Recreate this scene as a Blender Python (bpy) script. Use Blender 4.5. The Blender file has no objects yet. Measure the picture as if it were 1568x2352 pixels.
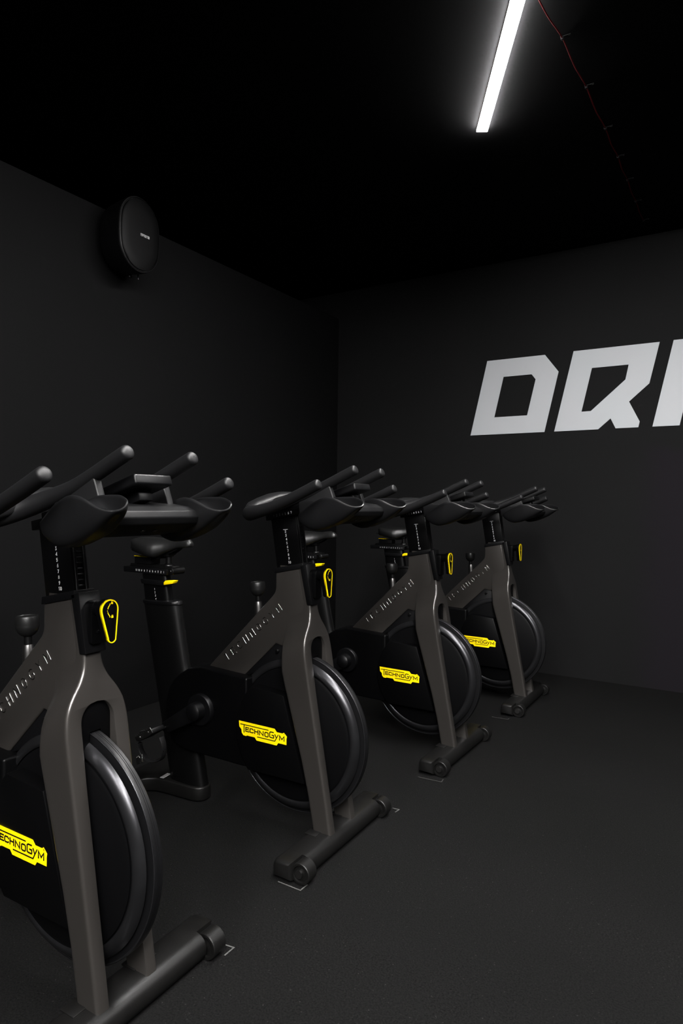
import bpy, bmesh, math, random
from mathutils import Vector, Matrix
R = math.radians
scene = bpy.context.scene
C = scene.collection

# ------------------------------------------------------------------ camera
YAW, PITCH, ROLL = 0.5506, -0.0121, 0.0115
HC = 1.2
fw = Vector((-math.sin(YAW)*math.cos(PITCH), math.cos(YAW)*math.cos(PITCH), math.sin(PITCH)))
rt = Vector((math.cos(YAW), math.sin(YAW), 0)); up = rt.cross(fw)
r2 = rt*math.cos(ROLL) + up*math.sin(ROLL); u2 = up*math.cos(ROLL) - rt*math.sin(ROLL)
cam_data = bpy.data.cameras.new('camera')
cam = bpy.data.objects.new('camera', cam_data); C.objects.link(cam)
M = Matrix((r2, u2, -fw)).transposed().to_4x4(); M.translation = Vector((0, 0, HC))
cam.matrix_world = M
cam_data.sensor_fit = 'VERTICAL'; cam_data.sensor_height = 36.0
cam_data.lens = 1500.75/2352*36.0
cam_data.clip_start = 0.02
scene.camera = cam

# ------------------------------------------------------------------ view and world
scene.view_settings.view_transform = 'Standard'
scene.view_settings.look = 'None'
scene.view_settings.gamma = 1.0
scene.view_settings.use_curve_mapping = False
scene.view_settings.exposure = 0.0
world = bpy.data.worlds.new('world'); scene.world = world; world.use_nodes = True
world.node_tree.nodes['Background'].inputs[0].default_value = (0.6, 0.6, 0.62, 1)
world.node_tree.nodes['Background'].inputs[1].default_value = 0.0

# room dimensions (metres, camera at the origin)
XL, YB, ZTOP, ZC = -2.975, 4.767, 2.786, 3.009
XR, YF, XB = 3.4, -3.6, -4.3

# ------------------------------------------------------------------ ceiling light settings
STRIP_POWER = 385.0
# (end point x, y, angle from +x, length): the strip in view, then unseen strips added to fill the light
STRIPS = [(-1.095, 3.03, R(-61.8), 5.2),
          (0.0, -0.2, R(-61.8), 2.2),
          (0.7, -1.0, R(-61.8), 2.6),
          (-0.9, -1.0, R(-61.8), 2.4),
          (1.9, -1.5, R(-61.8), 1.8),
          (1.3, 3.4, R(-61.8), 1.0)]

# ------------------------------------------------------------------ materials
def nodes(name):
    m = bpy.data.materials.new(name); m.use_nodes = True
    nt = m.node_tree; return m, nt, nt.nodes['Principled BSDF']

def mat(name, col, rough=0.5, metal=0.0, spec=0.5, bump=0.0, scale=300.0, var=0.0, coat=0.0, vscale=6.0):
    m, nt, b = nodes(name)
    b.inputs['Base Color'].default_value = (*col, 1)
    b.inputs['Roughness'].default_value = rough
    b.inputs['Metallic'].default_value = metal
    b.inputs['Specular IOR Level'].default_value = spec
    b.inputs['Coat Weight'].default_value = coat
    b.inputs['Coat Roughness'].default_value = 0.16
    tc = nt.nodes.new('ShaderNodeTexCoord')
    if var > 0:
        n = nt.nodes.new('ShaderNodeTexNoise'); n.inputs['Scale'].default_value = vscale; n.inputs['Detail'].default_value = 6
        nt.links.new(tc.outputs['Object'], n.inputs['Vector'])
        mx = nt.nodes.new('ShaderNodeMix'); mx.data_type = 'RGBA'
        mx.inputs['A'].default_value = (*[c*(1-var) for c in col], 1); mx.inputs['B'].default_value = (*[c*(1+var) for c in col], 1)
        nt.links.new(n.outputs['Fac'], mx.inputs['Factor']); nt.links.new(mx.outputs['Result'], b.inputs['Base Color'])
    if bump > 0:
        n = nt.nodes.new('ShaderNodeTexNoise'); n.inputs['Scale'].default_value = scale; n.inputs['Detail'].default_value = 3
        nt.links.new(tc.outputs['Object'], n.inputs['Vector'])
        bp = nt.nodes.new('ShaderNodeBump'); bp.inputs['Strength'].default_value = bump; bp.inputs['Distance'].default_value = 0.001
        nt.links.new(n.outputs['Fac'], bp.inputs['Height']); nt.links.new(bp.outputs['Normal'], b.inputs['Normal'])
    return m

FRAME = mat('warm grey powder coated metal', (0.0385, 0.0350, 0.0320), 0.34, 0.45, 0.5, bump=0.25, scale=900, coat=0.9)
BLACKPL = mat('satin black moulded plastic', (0.00158, 0.00158, 0.0019), 0.40, 0, 0.3, bump=0.1, scale=700)
COVER = mat('smooth black cover plastic', (0.00111, 0.00111, 0.00126), 0.36, 0, 0.15, bump=0.05, scale=500)
RUBBER = mat('soft black grip foam', (0.0056, 0.0056, 0.0060), 0.43, 0, 0.30, bump=0.3, scale=900)
STEEL_BLK = mat('black painted steel', (0.00174, 0.00174, 0.00182), 0.32, 0.0, 0.40, bump=0.15, scale=600)
FOOTM = mat('dusty black painted steel', (0.00395, 0.00379, 0.00363), 0.42, 0.0, 0.35, bump=0.3, scale=500, var=0.5, vscale=25)
POSTM = mat('black anodised aluminium', (0.00079, 0.00079, 0.00095), 0.30, 0.0, 0.4)
WHEELM = mat('black flywheel tyre', (0.00277, 0.00277, 0.00316), 0.42, 0.0, 0.3, bump=0.1, scale=300)
RIM = mat('dark polished flywheel metal', (0.042, 0.042, 0.045), 0.29, 0.85, 0.5, bump=0.1, scale=200, var=0.35, vscale=14)
WHEELF = mat('matte black flywheel face', (0.00142, 0.00142, 0.00166), 0.5, 0.0, 0.1)
REST = mat('smooth black moulded rubber', (0.0050, 0.0050, 0.0054), 0.38, 0, 0.30)
BARM = mat('dull black crossbar shell', (0.0036, 0.0036, 0.0039), 0.50, 0, 0.18)
CHROME = mat('bright metal', (0.42, 0.41, 0.40), 0.22, 1.0)
STEEL = mat('brushed grey metal', (0.17, 0.165, 0.162), 0.35, 1.0)
GLINT = mat('raised lettering brightened to glint', (0.30, 0.285, 0.27), 0.22, 1.0)  # frame colour lightened into bright metal so the strokes show edge glints
YELLOW = mat('signal yellow print', (1.0, 0.73, 0.0), 0.55, 0, 0.2)
INK = mat('black print', (0.00316, 0.00237, 0.00119), 0.6, 0, 0.2)
WHITE = mat('white print', (0.4345, 0.4345, 0.4345), 0.6, 0, 0.2)
LETTER = mat('pale grey wall film', (0.405, 0.419, 0.437), 0.6, 0, 0.2)
CHALK = mat('dusty chalk line', (0.0711, 0.0711, 0.06873), 0.95, 0, 0.1, var=0.8, vscale=160)
REDC = mat('dark red cable sheath', (0.040, 0.0020, 0.0030), 0.8, 0, 0.05)
CLIPM = mat('grey plastic clip', (0.008, 0.008, 0.008), 0.7, 0, 0.1)
SADDLEM = mat('black saddle vinyl', (0.00513, 0.00513, 0.00513), 0.38, 0, 0.4, bump=0.15, scale=500)
SPEAKM = mat('black speaker shell', (0.0015, 0.0015, 0.0017), 0.42, 0, 0.3)
def grille_mat():
    m, nt, b = nodes('black speaker grille')
    b.inputs['Base Color'].default_value = (0.0011, 0.0011, 0.0012, 1); b.inputs['Roughness'].default_value = 0.5
    b.inputs['Specular IOR Level'].default_value = 0.12
    tc = nt.nodes.new('ShaderNodeTexCoord'); v = nt.nodes.new('ShaderNodeTexVoronoi'); v.inputs['Scale'].default_value = 380
    nt.links.new(tc.outputs['Object'], v.inputs['Vector'])
    bp = nt.nodes.new('ShaderNodeBump'); bp.inputs['Strength'].default_value = 0.3; bp.inputs['Distance'].default_value = 0.001
    nt.links.new(v.outputs['Distance'], bp.inputs['Height']); nt.links.new(bp.outputs['Normal'], b.inputs['Normal'])
    return m
GRILLE = grille_mat()

def wall_mat(name, base, patch=None):
    m, nt, b = nodes(name)
    L = nt.links.new
    tc = nt.nodes.new('ShaderNodeTexCoord')
    n1 = nt.nodes.new('ShaderNodeTexNoise'); n1.inputs['Scale'].default_value = 1.7; n1.inputs['Detail'].default_value = 5
    L(tc.outputs['Object'], n1.inputs['Vector'])
    mx = nt.nodes.new('ShaderNodeMix'); mx.data_type = 'RGBA'
    mx.inputs['A'].default_value = (*[c*0.85 for c in base], 1); mx.inputs['B'].default_value = (*[c*1.15 for c in base], 1)
    L(n1.outputs['Fac'], mx.inputs['Factor'])
    out = mx.outputs['Result']
    # fine scuffs
    n2 = nt.nodes.new('ShaderNodeTexNoise'); n2.inputs['Scale'].default_value = 9; n2.inputs['Detail'].default_value = 12; n2.inputs['Distortion'].default_value = 1.5
    L(tc.outputs['Object'], n2.inputs['Vector'])
    cr = nt.nodes.new('ShaderNodeMapRange'); cr.inputs['From Min'].default_value = 0.70; cr.inputs['From Max'].default_value = 0.76
    L(n2.outputs['Fac'], cr.inputs['Value'])
    m2 = nt.nodes.new('ShaderNodeMix'); m2.data_type = 'RGBA'
    mul = nt.nodes.new('ShaderNodeMath'); mul.operation = 'MULTIPLY'; mul.inputs[1].default_value = 0.5
    L(cr.outputs['Result'], mul.inputs[0]); L(mul.outputs[0], m2.inputs['Factor'])
    L(out, m2.inputs['A']); m2.inputs['B'].default_value = (*[c*1.8 for c in base], 1)
    out = m2.outputs['Result']
    if patch:  # a repainted patch with a wavering edge, slightly plum coloured paint
        sep = nt.nodes.new('ShaderNodeSeparateXYZ'); L(tc.outputs['Object'], sep.inputs[0])
        n3 = nt.nodes.new('ShaderNodeTexNoise'); n3.inputs['Scale'].default_value = 4; n3.inputs['Detail'].default_value = 3
        L(tc.outputs['Object'], n3.inputs['Vector'])
        def edge(sock, lo, hi):
            a = nt.nodes.new('ShaderNodeMath'); a.operation = 'MULTIPLY_ADD'; a.inputs[1].default_value = 0.22; L(n3.outputs['Fac'], a.inputs[0]); L(sock, a.inputs[2])
            r = nt.nodes.new('ShaderNodeMapRange'); r.interpolation_type = 'SMOOTHSTEP'
            r.inputs['From Min'].default_value = lo; r.inputs['From Max'].default_value = hi; L(a.outputs[0], r.inputs['Value']); return r.outputs['Result']
        ex = edge(sep.outputs['X'], patch[0], patch[0]+patch[2]); ez = edge(sep.outputs['Z'], patch[1], patch[1]-patch[3])
        mm = nt.nodes.new('ShaderNodeMath'); mm.operation = 'MULTIPLY'; L(ex, mm.inputs[0]); L(ez, mm.inputs[1])
        m3 = nt.nodes.new('ShaderNodeMix'); m3.data_type = 'RGBA'; L(mm.outputs[0], m3.inputs['Factor']); L(out, m3.inputs['A'])
        m3.inputs['B'].default_value = (base[0]*1.12, base[1]*0.95, base[2]*1.18, 1)
        out = m3.outputs['Result']
    L(out, b.inputs['Base Color'])
    b.inputs['Roughness'].default_value = 0.8; b.inputs['Specular IOR Level'].default_value = 0.08
    n4 = nt.nodes.new('ShaderNodeTexNoise'); n4.inputs['Scale'].default_value = 220; n4.inputs['Detail'].default_value = 2
    L(tc.outputs['Object'], n4.inputs['Vector'])
    bp = nt.nodes.new('ShaderNodeBump'); bp.inputs['Strength'].default_value = 0.15; bp.inputs['Distance'].default_value = 0.001
    L(n4.outputs['Fac'], bp.inputs['Height']); L(bp.outputs['Normal'], b.inputs['Normal'])
    return m
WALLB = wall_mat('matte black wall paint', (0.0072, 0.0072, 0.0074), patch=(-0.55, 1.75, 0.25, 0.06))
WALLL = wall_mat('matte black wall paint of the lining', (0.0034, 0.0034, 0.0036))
WALLD = mat('deep black wall paint', (0.00316, 0.00316, 0.00316), 0.85, 0, 0.1)
CEIL = mat('deep black ceiling paint', (0.00174, 0.00174, 0.0019), 0.9, 0, 0.05)

def floor_mat():
    m, nt, b = nodes('black rubber gym floor')
    L = nt.links.new
    tc = nt.nodes.new('ShaderNodeTexCoord')
    n0 = nt.nodes.new('ShaderNodeTexNoise'); n0.inputs['Scale'].default_value = 1.3; n0.inputs['Detail'].default_value = 5
    n1 = nt.nodes.new('ShaderNodeTexNoise'); n1.inputs['Scale'].default_value = 210; n1.inputs['Detail'].default_value = 6; n1.inputs['Roughness'].default_value = 0.8
    n2 = nt.nodes.new('ShaderNodeTexVoronoi'); n2.inputs['Scale'].default_value = 380
    for n in (n0, n1, n2): L(tc.outputs['Object'], n.inputs['Vector'])
    r1 = nt.nodes.new('ShaderNodeMapRange'); r1.inputs['From Min'].default_value = 0.38; r1.inputs['From Max'].default_value = 0.64
    r1.inputs['To Min'].default_value = 0.0; r1.inputs['To Max'].default_value = 1.0; L(n1.outputs['Fac'], r1.inputs['Value'])
    mx = nt.nodes.new('ShaderNodeMix'); mx.data_type = 'RGBA'
    mx.inputs['A'].default_value = (0.0010, 0.0010, 0.0010, 1); mx.inputs['B'].default_value = (0.0108, 0.0107, 0.0106, 1)
    L(r1.outputs['Result'], mx.inputs['Factor'])
    # rare pale crumbs
    r2 = nt.nodes.new('ShaderNodeMapRange'); r2.inputs['From Min'].default_value = 0.93; r2.inputs['From Max'].default_value = 0.96
    L(n2.outputs['Color'], r2.inputs['Value'])
    mu = nt.nodes.new('ShaderNodeMath'); mu.operation = 'MULTIPLY'; mu.inputs[1].default_value = 0.55; L(r2.outputs['Result'], mu.inputs[0])
    m2 = nt.nodes.new('ShaderNodeMix'); m2.data_type = 'RGBA'; L(mu.outputs[0], m2.inputs['Factor']); L(mx.outputs['Result'], m2.inputs['A'])
    m2.inputs['B'].default_value = (0.045, 0.044, 0.042, 1)
    # broad wear
    r3 = nt.nodes.new('ShaderNodeMapRange'); r3.inputs['To Min'].default_value = 0.62; r3.inputs['To Max'].default_value = 1.12; L(n0.outputs['Fac'], r3.inputs['Value'])
    m3 = nt.nodes.new('ShaderNodeVectorMath'); m3.operation = 'SCALE'; L(m2.outputs['Result'], m3.inputs[0]); L(r3.outputs['Result'], m3.inputs['Scale'])
    L(m3.outputs[0], b.inputs['Base Color'])
    b.inputs['Roughness'].default_value = 0.85; b.inputs['Specular IOR Level'].default_value = 0.06
    bp = nt.nodes.new('ShaderNodeBump'); bp.inputs['Strength'].default_value = 0.6; bp.inputs['Distance'].default_value = 0.002
    L(n1.outputs['Fac'], bp.inputs['Height']); L(bp.outputs['Normal'], b.inputs['Normal'])
    return m
FLOOR = floor_mat()

def emit_mat(name, col, strength):
    m = bpy.data.materials.new(name); m.use_nodes = True; nt = m.node_tree
    nt.nodes.remove(nt.nodes['Principled BSDF'])
    e = nt.nodes.new('ShaderNodeEmission'); e.inputs[0].default_value = (*col, 1); e.inputs[1].default_value = strength
    nt.links.new(e.outputs[0], nt.nodes['Material Output'].inputs[0]); return m
LED = emit_mat('lit strip lamp diffuser', (1.0, 0.985, 0.972), STRIP_POWER)

# ------------------------------------------------------------------ mesh helpers
def finish(name, bm, m, parent=None, angle=35, merge=True):
    if merge: bmesh.ops.remove_doubles(bm, verts=bm.verts, dist=1e-5)
    bmesh.ops.recalc_face_normals(bm, faces=bm.faces)
    me = bpy.data.meshes.new(name); bm.to_mesh(me); bm.free()
    for p in me.polygons: p.use_smooth = True
    me.set_sharp_from_angle(angle=R(angle))
    me.materials.append(m)
    o = bpy.data.objects.new(name, me); C.objects.link(o)
    if parent is not None: o.parent = parent
    return o

def thing(name, label, cat, loc=(0, 0, 0), rz=0, group=None):
    o = bpy.data.objects.new(name, None); C.objects.link(o)
    o.location = loc; o.rotation_euler = (0, 0, rz); o.empty_display_size = 0.1
    tag(o, label, cat, group); return o
def tag(o, label, cat, group=None):
    o['label'] = label; o['category'] = cat
    if group: o['group'] = group
    return o

def box(bm, x0, x1, y0, y1, z0, z1, bev=0.0, seg=2, mtx=None):
    vs = [bm.verts.new((x, y, z)) for x in (x0, x1) for y in (y0, y1) for z in (z0, z1)]
    fs = [(0, 1, 3, 2), (4, 6, 7, 5), (0, 4, 5, 1), (2, 3, 7, 6), (0, 2, 6, 4), (1, 5, 7, 3)]
    faces = [bm.faces.new([vs[i] for i in f]) for f in fs]
    geo = vs
    if bev > 0:
        es = list({e for f in faces for e in f.edges})
        r = bmesh.ops.bevel(bm, geom=es, offset=bev, segments=seg, profile=0.5, affect='EDGES')
        geo = list({v for f in r['faces'] for v in f.verts} | {v for v in vs if v.is_valid})
    if mtx is not None:
        bmesh.ops.transform(bm, matrix=mtx, verts=geo)

def prism(bm, poly, y0, y1, bev=0.0, seg=2, axis='y', ang=20):
    """polygon in (x,z) pushed from y0 to y1 (axis y); axis z: polygon in (x,y); axis x: polygon in (y,z)"""
    def P(a, b, t):
        return (a, t, b) if axis == 'y' else ((a, b, t) if axis == 'z' else (t, a, b))
    A = [bm.verts.new(P(a, b, y0)) for a, b in poly]; B = [bm.verts.new(P(a, b, y1)) for a, b in poly]
    n = len(poly); fs = [bm.faces.new(A), bm.faces.new(B[::-1])]
    fs += [bm.faces.new((A[i], A[(i+1) % n], B[(i+1) % n], B[i])) for i in range(n)]
    bmesh.ops.recalc_face_normals(bm, faces=fs)
    if bev > 0:
        es = [e for e in {e for f in fs for e in f.edges} if e.calc_face_angle(0) > R(ang)]
        bmesh.ops.bevel(bm, geom=es, offset=bev, segments=seg, profile=0.5, affect='EDGES', clamp_overlap=True)

def rounded(poly, rads, n=6):
    """polygon with rounded corners; rads a number or one per corner"""
    out = []
    N = len(poly)
    for i in range(N):
        r = rads if isinstance(rads, (int, float)) else rads[i]
        p = Vector(poly[i]); a = Vector(poly[i-1]); b = Vector(poly[(i+1) % N])
        if r <= 0: out.append(tuple(p)); continue
        da = (a-p).normalized(); db = (b-p).normalized()
        ang = da.angle(db); t = min(r/math.tan(ang/2), (a-p).length*0.49, (b-p).length*0.49)
        s = p+da*t; e = p+db*t
        for k in range(n+1):
            u = k/n; q = s*(1-u)**2 + p*2*u*(1-u) + e*u*u
            out.append((q.x, q.y))
    return out

def ring_loft(bm, rings, cap=True, closed=True):
    V = [[bm.verts.new(p) for p in r] for r in rings]
    n = len(rings[0])
    for a, b in zip(V[:-1], V[1:]):
        for i in range(n if closed else n-1):
            j = (i+1) % n
            bm.faces.new((a[i], a[j], b[j], b[i]))
    if cap:
        bm.faces.new(V[0][::-1]); bm.faces.new(V[-1])
    return V

def catmull(pts, k=6):
    P = [Vector(p) for p in pts]; out = []
    for i in range(len(P)-1):
        p0 = P[i-1] if i else P[0]*2-P[1]; p1, p2 = P[i], P[i+1]
        p3 = P[i+2] if i+2 < len(P) else P[-1]*2-P[-2]
        for j in range(k):
            t = j/k
            out.append(0.5*((2*p1)+(p2-p0)*t+(2*p0-5*p1+4*p2-p3)*t*t+(3*p1-p0-3*p2+p3)*t**3))
    out.append(P[-1]); return out

def tube(bm, pts, rad, n=16, smooth=0, ends='flat', squash=1.0, upv=(0, 0, 1)):
    """pts 3-vectors; rad number or list; ends flat/round"""
    if isinstance(rad, (int, float)): rad = [rad]*len(pts)
    Q = [Vector((*p, r)) for p, r in zip(pts, rad)]
    if smooth:
        Q = catmull([tuple(q) for q in Q], smooth) if False else cat4(Q, smooth)
    P = [Vector(q[:3]) for q in Q]; Rr = [q[3] for q in Q]
    T = []
    for i in range(len(P)):
        a = P[max(i-1, 0)]; b = P[min(i+1, len(P)-1)]; T.append((b-a).normalized())
    if ends in ('round', 'roundend', 'roundstart'):
        def cap_pts(p, t, r, rev):
            st = []
            for f, g in ((.14, .985), (.27, .94), (.37, .87), (.45, .78), (.53, .6), (.59, .3), (.60, .02)):
                st.append((p+t*r*f, r*g))
            return st
        if ends in ('round', 'roundstart'):
            st = cap_pts(P[0], -T[0], Rr[0], 1)
            P = [s[0] for s in st[::-1]]+P; Rr = [s[1] for s in st[::-1]]+Rr; T = [T[0]]*len(st)+T
        if ends in ('round', 'roundend'):
            st = cap_pts(P[-1], T[-1], Rr[-1], 0)
            P = P+[s[0] for s in st]; Rr = Rr+[s[1] for s in st]; T = T+[T[-1]]*len(st)
    rings = []
    u = Vector(upv)
    for p, t, r in zip(P, T, Rr):
        s = t.cross(u)
        if s.length < 1e-4: s = t.cross(Vector((0, 1, 0)))
        s.normalize(); w = s.cross(t).normalized()
        rings.append([tuple(p+s*math.cos(2*math.pi*k/n)*r+w*math.sin(2*math.pi*k/n)*r*squash) for k in range(n)])
    ring_loft(bm, rings)

def cat4(P, k):
    out = []
    for i in range(len(P)-1):
        p0 = P[i-1] if i else P[0]*2-P[1]; p1, p2 = P[i], P[i+1]
        p3 = P[i+2] if i+2 < len(P) else P[-1]*2-P[-2]
        for j in range(k):
            t = j/k
            out.append(0.5*((2*p1)+(p2-p0)*t+(2*p0-5*p1+4*p2-p3)*t*t+(3*p1-p0-3*p2+p3)*t**3))
    out.append(P[-1].copy()); return out

def lathe(bm, prof, origin, axis='y', n=48):
    """profile of (along, radius)"""
    o = Vector(origin); rings = []
    for a, r in prof:
        r = max(r, 1e-5); ring = []
        for k in range(n):
            c, s = math.cos(2*math.pi*k/n)*r, math.sin(2*math.pi*k/n)*r
            ring.append(tuple(o+(Vector((c, a, s)) if axis == 'y' else Vector((a, c, s)) if axis == 'x' else Vector((c, s, a)))))
        rings.append(ring)
    ring_loft(bm, rings)

def strokes(bm, lines, w, plane, depth):
    """flat thick strokes; plane(a,b,t) gives a 3d point, t = height over the surface"""
    for pts in lines:
        P = [Vector(p) for p in pts]
        N = len(P); closed = (P[0]-P[-1]).length < 1e-6 and N > 2
        if closed: P = P[:-1]; N -= 1
        Lf, Rg = [], []
        for i in range(N):
            a = P[i-1] if (i or closed) else None; b = P[(i+1) % N] if (i < N-1 or closed) else None
            d1 = (P[i]-a).normalized() if a is not None else None; d2 = (b-P[i]).normalized() if b is not None else None
            d = (d1+d2).normalized() if d1 and d2 else (d1 or d2)
            nrm = Vector((-d.y, d.x)); k = 1.0
            if d1 and d2: k = 1/max(0.5, nrm.dot(Vector((-d1.y, d1.x))))
            e = P[i]
            if a is None: e = e-d*w*0.35
            if b is None: e = e+d*w*0.35
            Lf.append(e+nrm*w/2*k); Rg.append(e-nrm*w/2*k)
        va = [bm.verts.new(plane(p.x, p.y, depth)) for p in Lf]; vb = [bm.verts.new(plane(p.x, p.y, depth)) for p in Rg]
        vc = [bm.verts.new(plane(p.x, p.y, 0)) for p in Lf]; vd = [bm.verts.new(plane(p.x, p.y, 0)) for p in Rg]
        for i in range(N if closed else N-1):
            j = (i+1) % N
            bm.faces.new((va[i], va[j], vb[j], vb[i])); bm.faces.new((va[i], va[j], vc[j], vc[i])); bm.faces.new((vb[i], vb[j], vd[j], vd[i]))
        if not closed:
            bm.faces.new((va[0], vb[0], vd[0], vc[0])); bm.faces.new((va[-1], vb[-1], vd[-1], vc[-1]))

# ---- single line glyphs (x 0..1, y 0..1) for engraved words and numerals
GL = {
 'T': [[(0, 1), (1, 1)], [(.5, 1), (.5, 0)]], 'E': [[(1, 1), (0, 1), (0, 0), (1, 0)], [(0, .52), (.8, .52)]],
 'C': [[(1, .82), (.78, .97), (.5, 1), (.2, .9), (.03, .65), (.03, .35), (.2, .1), (.5, 0), (.78, .03), (1, .18)]],
 'H': [[(0, 0), (0, 1)], [(1, 0), (1, 1)], [(0, .5), (1, .5)]], 'N': [[(0, 0), (0, 1), (1, 0), (1, 1)]],
 'O': [[(.5, 1), (.2, .92), (.02, .65), (.02, .35), (.2, .08), (.5, 0), (.8, .08), (.98, .35), (.98, .65), (.8, .92), (.5, 1)]],
 'G': [[(.98, .84), (.75, .97), (.5, 1), (.2, .9), (.03, .65), (.03, .35), (.2, .1), (.5, 0), (.8, .06), (1, .25), (1, .46), (.6, .46)]],
 'Y': [[(0, 1), (.5, .5), (1, 1)], [(.5, .5), (.5, 0)]], 'M': [[(0, 0), (0, 1), (.5, .35), (1, 1), (1, 0)]],
 'A': [[(0, 0), (0, 1), (1, 1), (1, 0)], [(0, .45), (1, .45)]], 'P': [[(0, 0), (0, 1), (1, 1), (1, .45), (0, .45)]], 'R': [[(0, 0), (0, 1), (1, 1), (1, .5), (0, .5)], [(.5, .5), (1, 0)]],
 '0': [[(.5, 1), (.1, .8), (.1, .2), (.5, 0), (.9, .2), (.9, .8), (.5, 1)]], '1': [[(.2, .8), (.55, 1), (.55, 0)]],
 '2': [[(.05, .8), (.4, 1), (.85, .85), (.85, .6), (.05, 0), (.95, 0)]], '3': [[(.1, 1), (.9, 1), (.45, .6), (.9, .35), (.75, .05), (.35, 0), (.05, .15)]],
 '4': [[(.75, 0), (.75, 1), (.05, .3), (1, .3)]], '5': [[(.9, 1), (.15, 1), (.1, .55), (.6, .6), (.9, .4), (.8, .08), (.4, 0), (.05, .12)]],
 '6': [[(.8, 1), (.3, .7), (.1, .3), (.35, 0), (.8, .08), (.9, .35), (.6, .58), (.15, .45)]], '7': [[(.05, 1), (.95, 1), (.35, 0)]],
 '8': [[(.5, .55), (.15, .75), (.5, 1), (.85, .75), (.5, .55), (.08, .25), (.5, 0), (.92, .25), (.5, .55)]],
 '9': [[(.2, 0), (.7, .3), (.9, .7), (.65, 1), (.2, .92), (.1, .65), (.4, .42), (.85, .55)]],
}
def word(s, w, h, gap, centre=False):
    out = []; x = 0
    tot = len(s)*w+(len(s)-1)*gap
    if centre: x = -tot/2
    for ch in s:
        for ln in GL[ch]: out.append([(x+a*w, b*h) for a, b in ln])
        x += w+gap
    return out
def place(lines, o, ux, uy):
    """map local 2d lines to the surface plane through origin o with unit directions"""
    return [[(o[0]+a*ux[0]+b*uy[0], o[1]+a*ux[1]+b*uy[1]) for a, b in ln] for ln in lines]

# ------------------------------------------------------------------ the room
def struct(name, bm, m):
    o = finish(name, bm, m); o['kind'] = 'structure'; return o
b = bmesh.new(); box(b, XB-.2, XR+.2, YF-.2, YB+.2, -.12, 0); struct('floor', b, FLOOR)
b = bmesh.new(); box(b, XB-.2, XR+.2, YF-.2, YB+.2, ZC, ZC+.12); struct('ceiling', b, CEIL)
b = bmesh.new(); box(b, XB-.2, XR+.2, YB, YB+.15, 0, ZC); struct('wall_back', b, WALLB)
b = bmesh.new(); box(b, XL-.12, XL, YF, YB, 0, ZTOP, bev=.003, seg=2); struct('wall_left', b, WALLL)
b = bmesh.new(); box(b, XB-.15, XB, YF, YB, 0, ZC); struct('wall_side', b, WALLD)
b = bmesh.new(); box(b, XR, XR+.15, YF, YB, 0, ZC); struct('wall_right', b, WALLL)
b = bmesh.new(); box(b, XB-.2, XR+.2, YF-.15, YF, 0, ZC); struct('wall_front', b, WALLL)

# ------------------------------------------------------------------ ceiling strip lamps
def strip(x, y, ang, length, label):
    t = thing('strip_light', label, 'ceiling light', (x, y, ZC), ang, 'slanted strip lamps on the ceiling')
    b = bmesh.new(); box(b, -.002, length+.002, -.0262, .0262, -.008, -.0005, bev=.001); finish('housing', b, BLACKPL, t)
    b = bmesh.new(); box(b, 0, length, -.0255, .0255, -.0165, -.0081, bev=.001); finish('diffuser', b, LED, t)
    return t
labels = ['long glowing white strip lamp slanting across the black ceiling, the one in view',
          'added unseen strip lamp slanting overhead just behind the camera spot',
          'added unseen strip lamp on the ceiling farther behind the camera spot, toward the right',
          'added unseen strip lamp on the ceiling by the wall behind the camera spot',
          'added unseen strip lamp on the ceiling nearest the right wall',
          'short unseen strip lamp added to brighten the lettered wall, right of the view']
for s, l in zip(STRIPS, labels): strip(*s, l)

# ------------------------------------------------------------------ wall lettering
def letter(name_label, outer, inner):
    bm = bmesh.new()
    def P(p, t): return (p[0], YB-t, p[1])
    d = .0018
    vo = [bm.verts.new(P(p, d)) for p in outer]; es = [bm.edges.new((vo[i], vo[(i+1) % len(vo)])) for i in range(len(vo))]
    if inner:
        vi = [bm.verts.new(P(p, d)) for p in inner]; es += [bm.edges.new((vi[i], vi[(i+1) % len(vi)])) for i in range(len(vi))]
    r = bmesh.ops.triangle_fill(bm, use_beauty=True, use_dissolve=False, edges=es)
    fs = [f for f in r['geom'] if isinstance(f, bmesh.types.BMFace)]
    ex = bmesh.ops.extrude_face_region(bm, geom=fs)
    for v in ex['geom']:
        if isinstance(v, bmesh.types.BMVert): v.co.y += d-.0001
    o = finish('wall_letter', bm, LETTER, angle=20, merge=False); return tag(o, name_label, 'letter', 'large letters on the back wall')
letter('pale grey slanted letter D with a clipped corner on the black back wall',
       [(-1.655, 2.288), (-1.228, 2.288), (-1.131, 2.159), (-1.224, 1.735), (-1.779, 1.735)],
       [(-1.529, 2.158), (-1.322, 2.158), (-1.292, 2.119), (-1.35, 1.862), (-1.595, 1.862)])
letter('pale grey slanted letter R, middle one of the large wall letters',
       [(-1.03, 2.292), (-.484, 2.292), (-.542, 2.025), (-.665, 1.913), (-.597, 1.775), (-.605, 1.737), (-.747, 1.737), (-.78, 1.806), (-.859, 1.736), (-1.155, 1.735)],
       [(-.906, 2.162), (-.671, 2.162), (-.69, 2.063), (-.909, 1.865), (-.971, 1.864)])
letter('pale grey slanted letter I cut off by the right edge of the photo',
       [(-.402, 2.294), (-.242, 2.294), (-.359, 1.737), (-.519, 1.737)], None)

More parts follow.
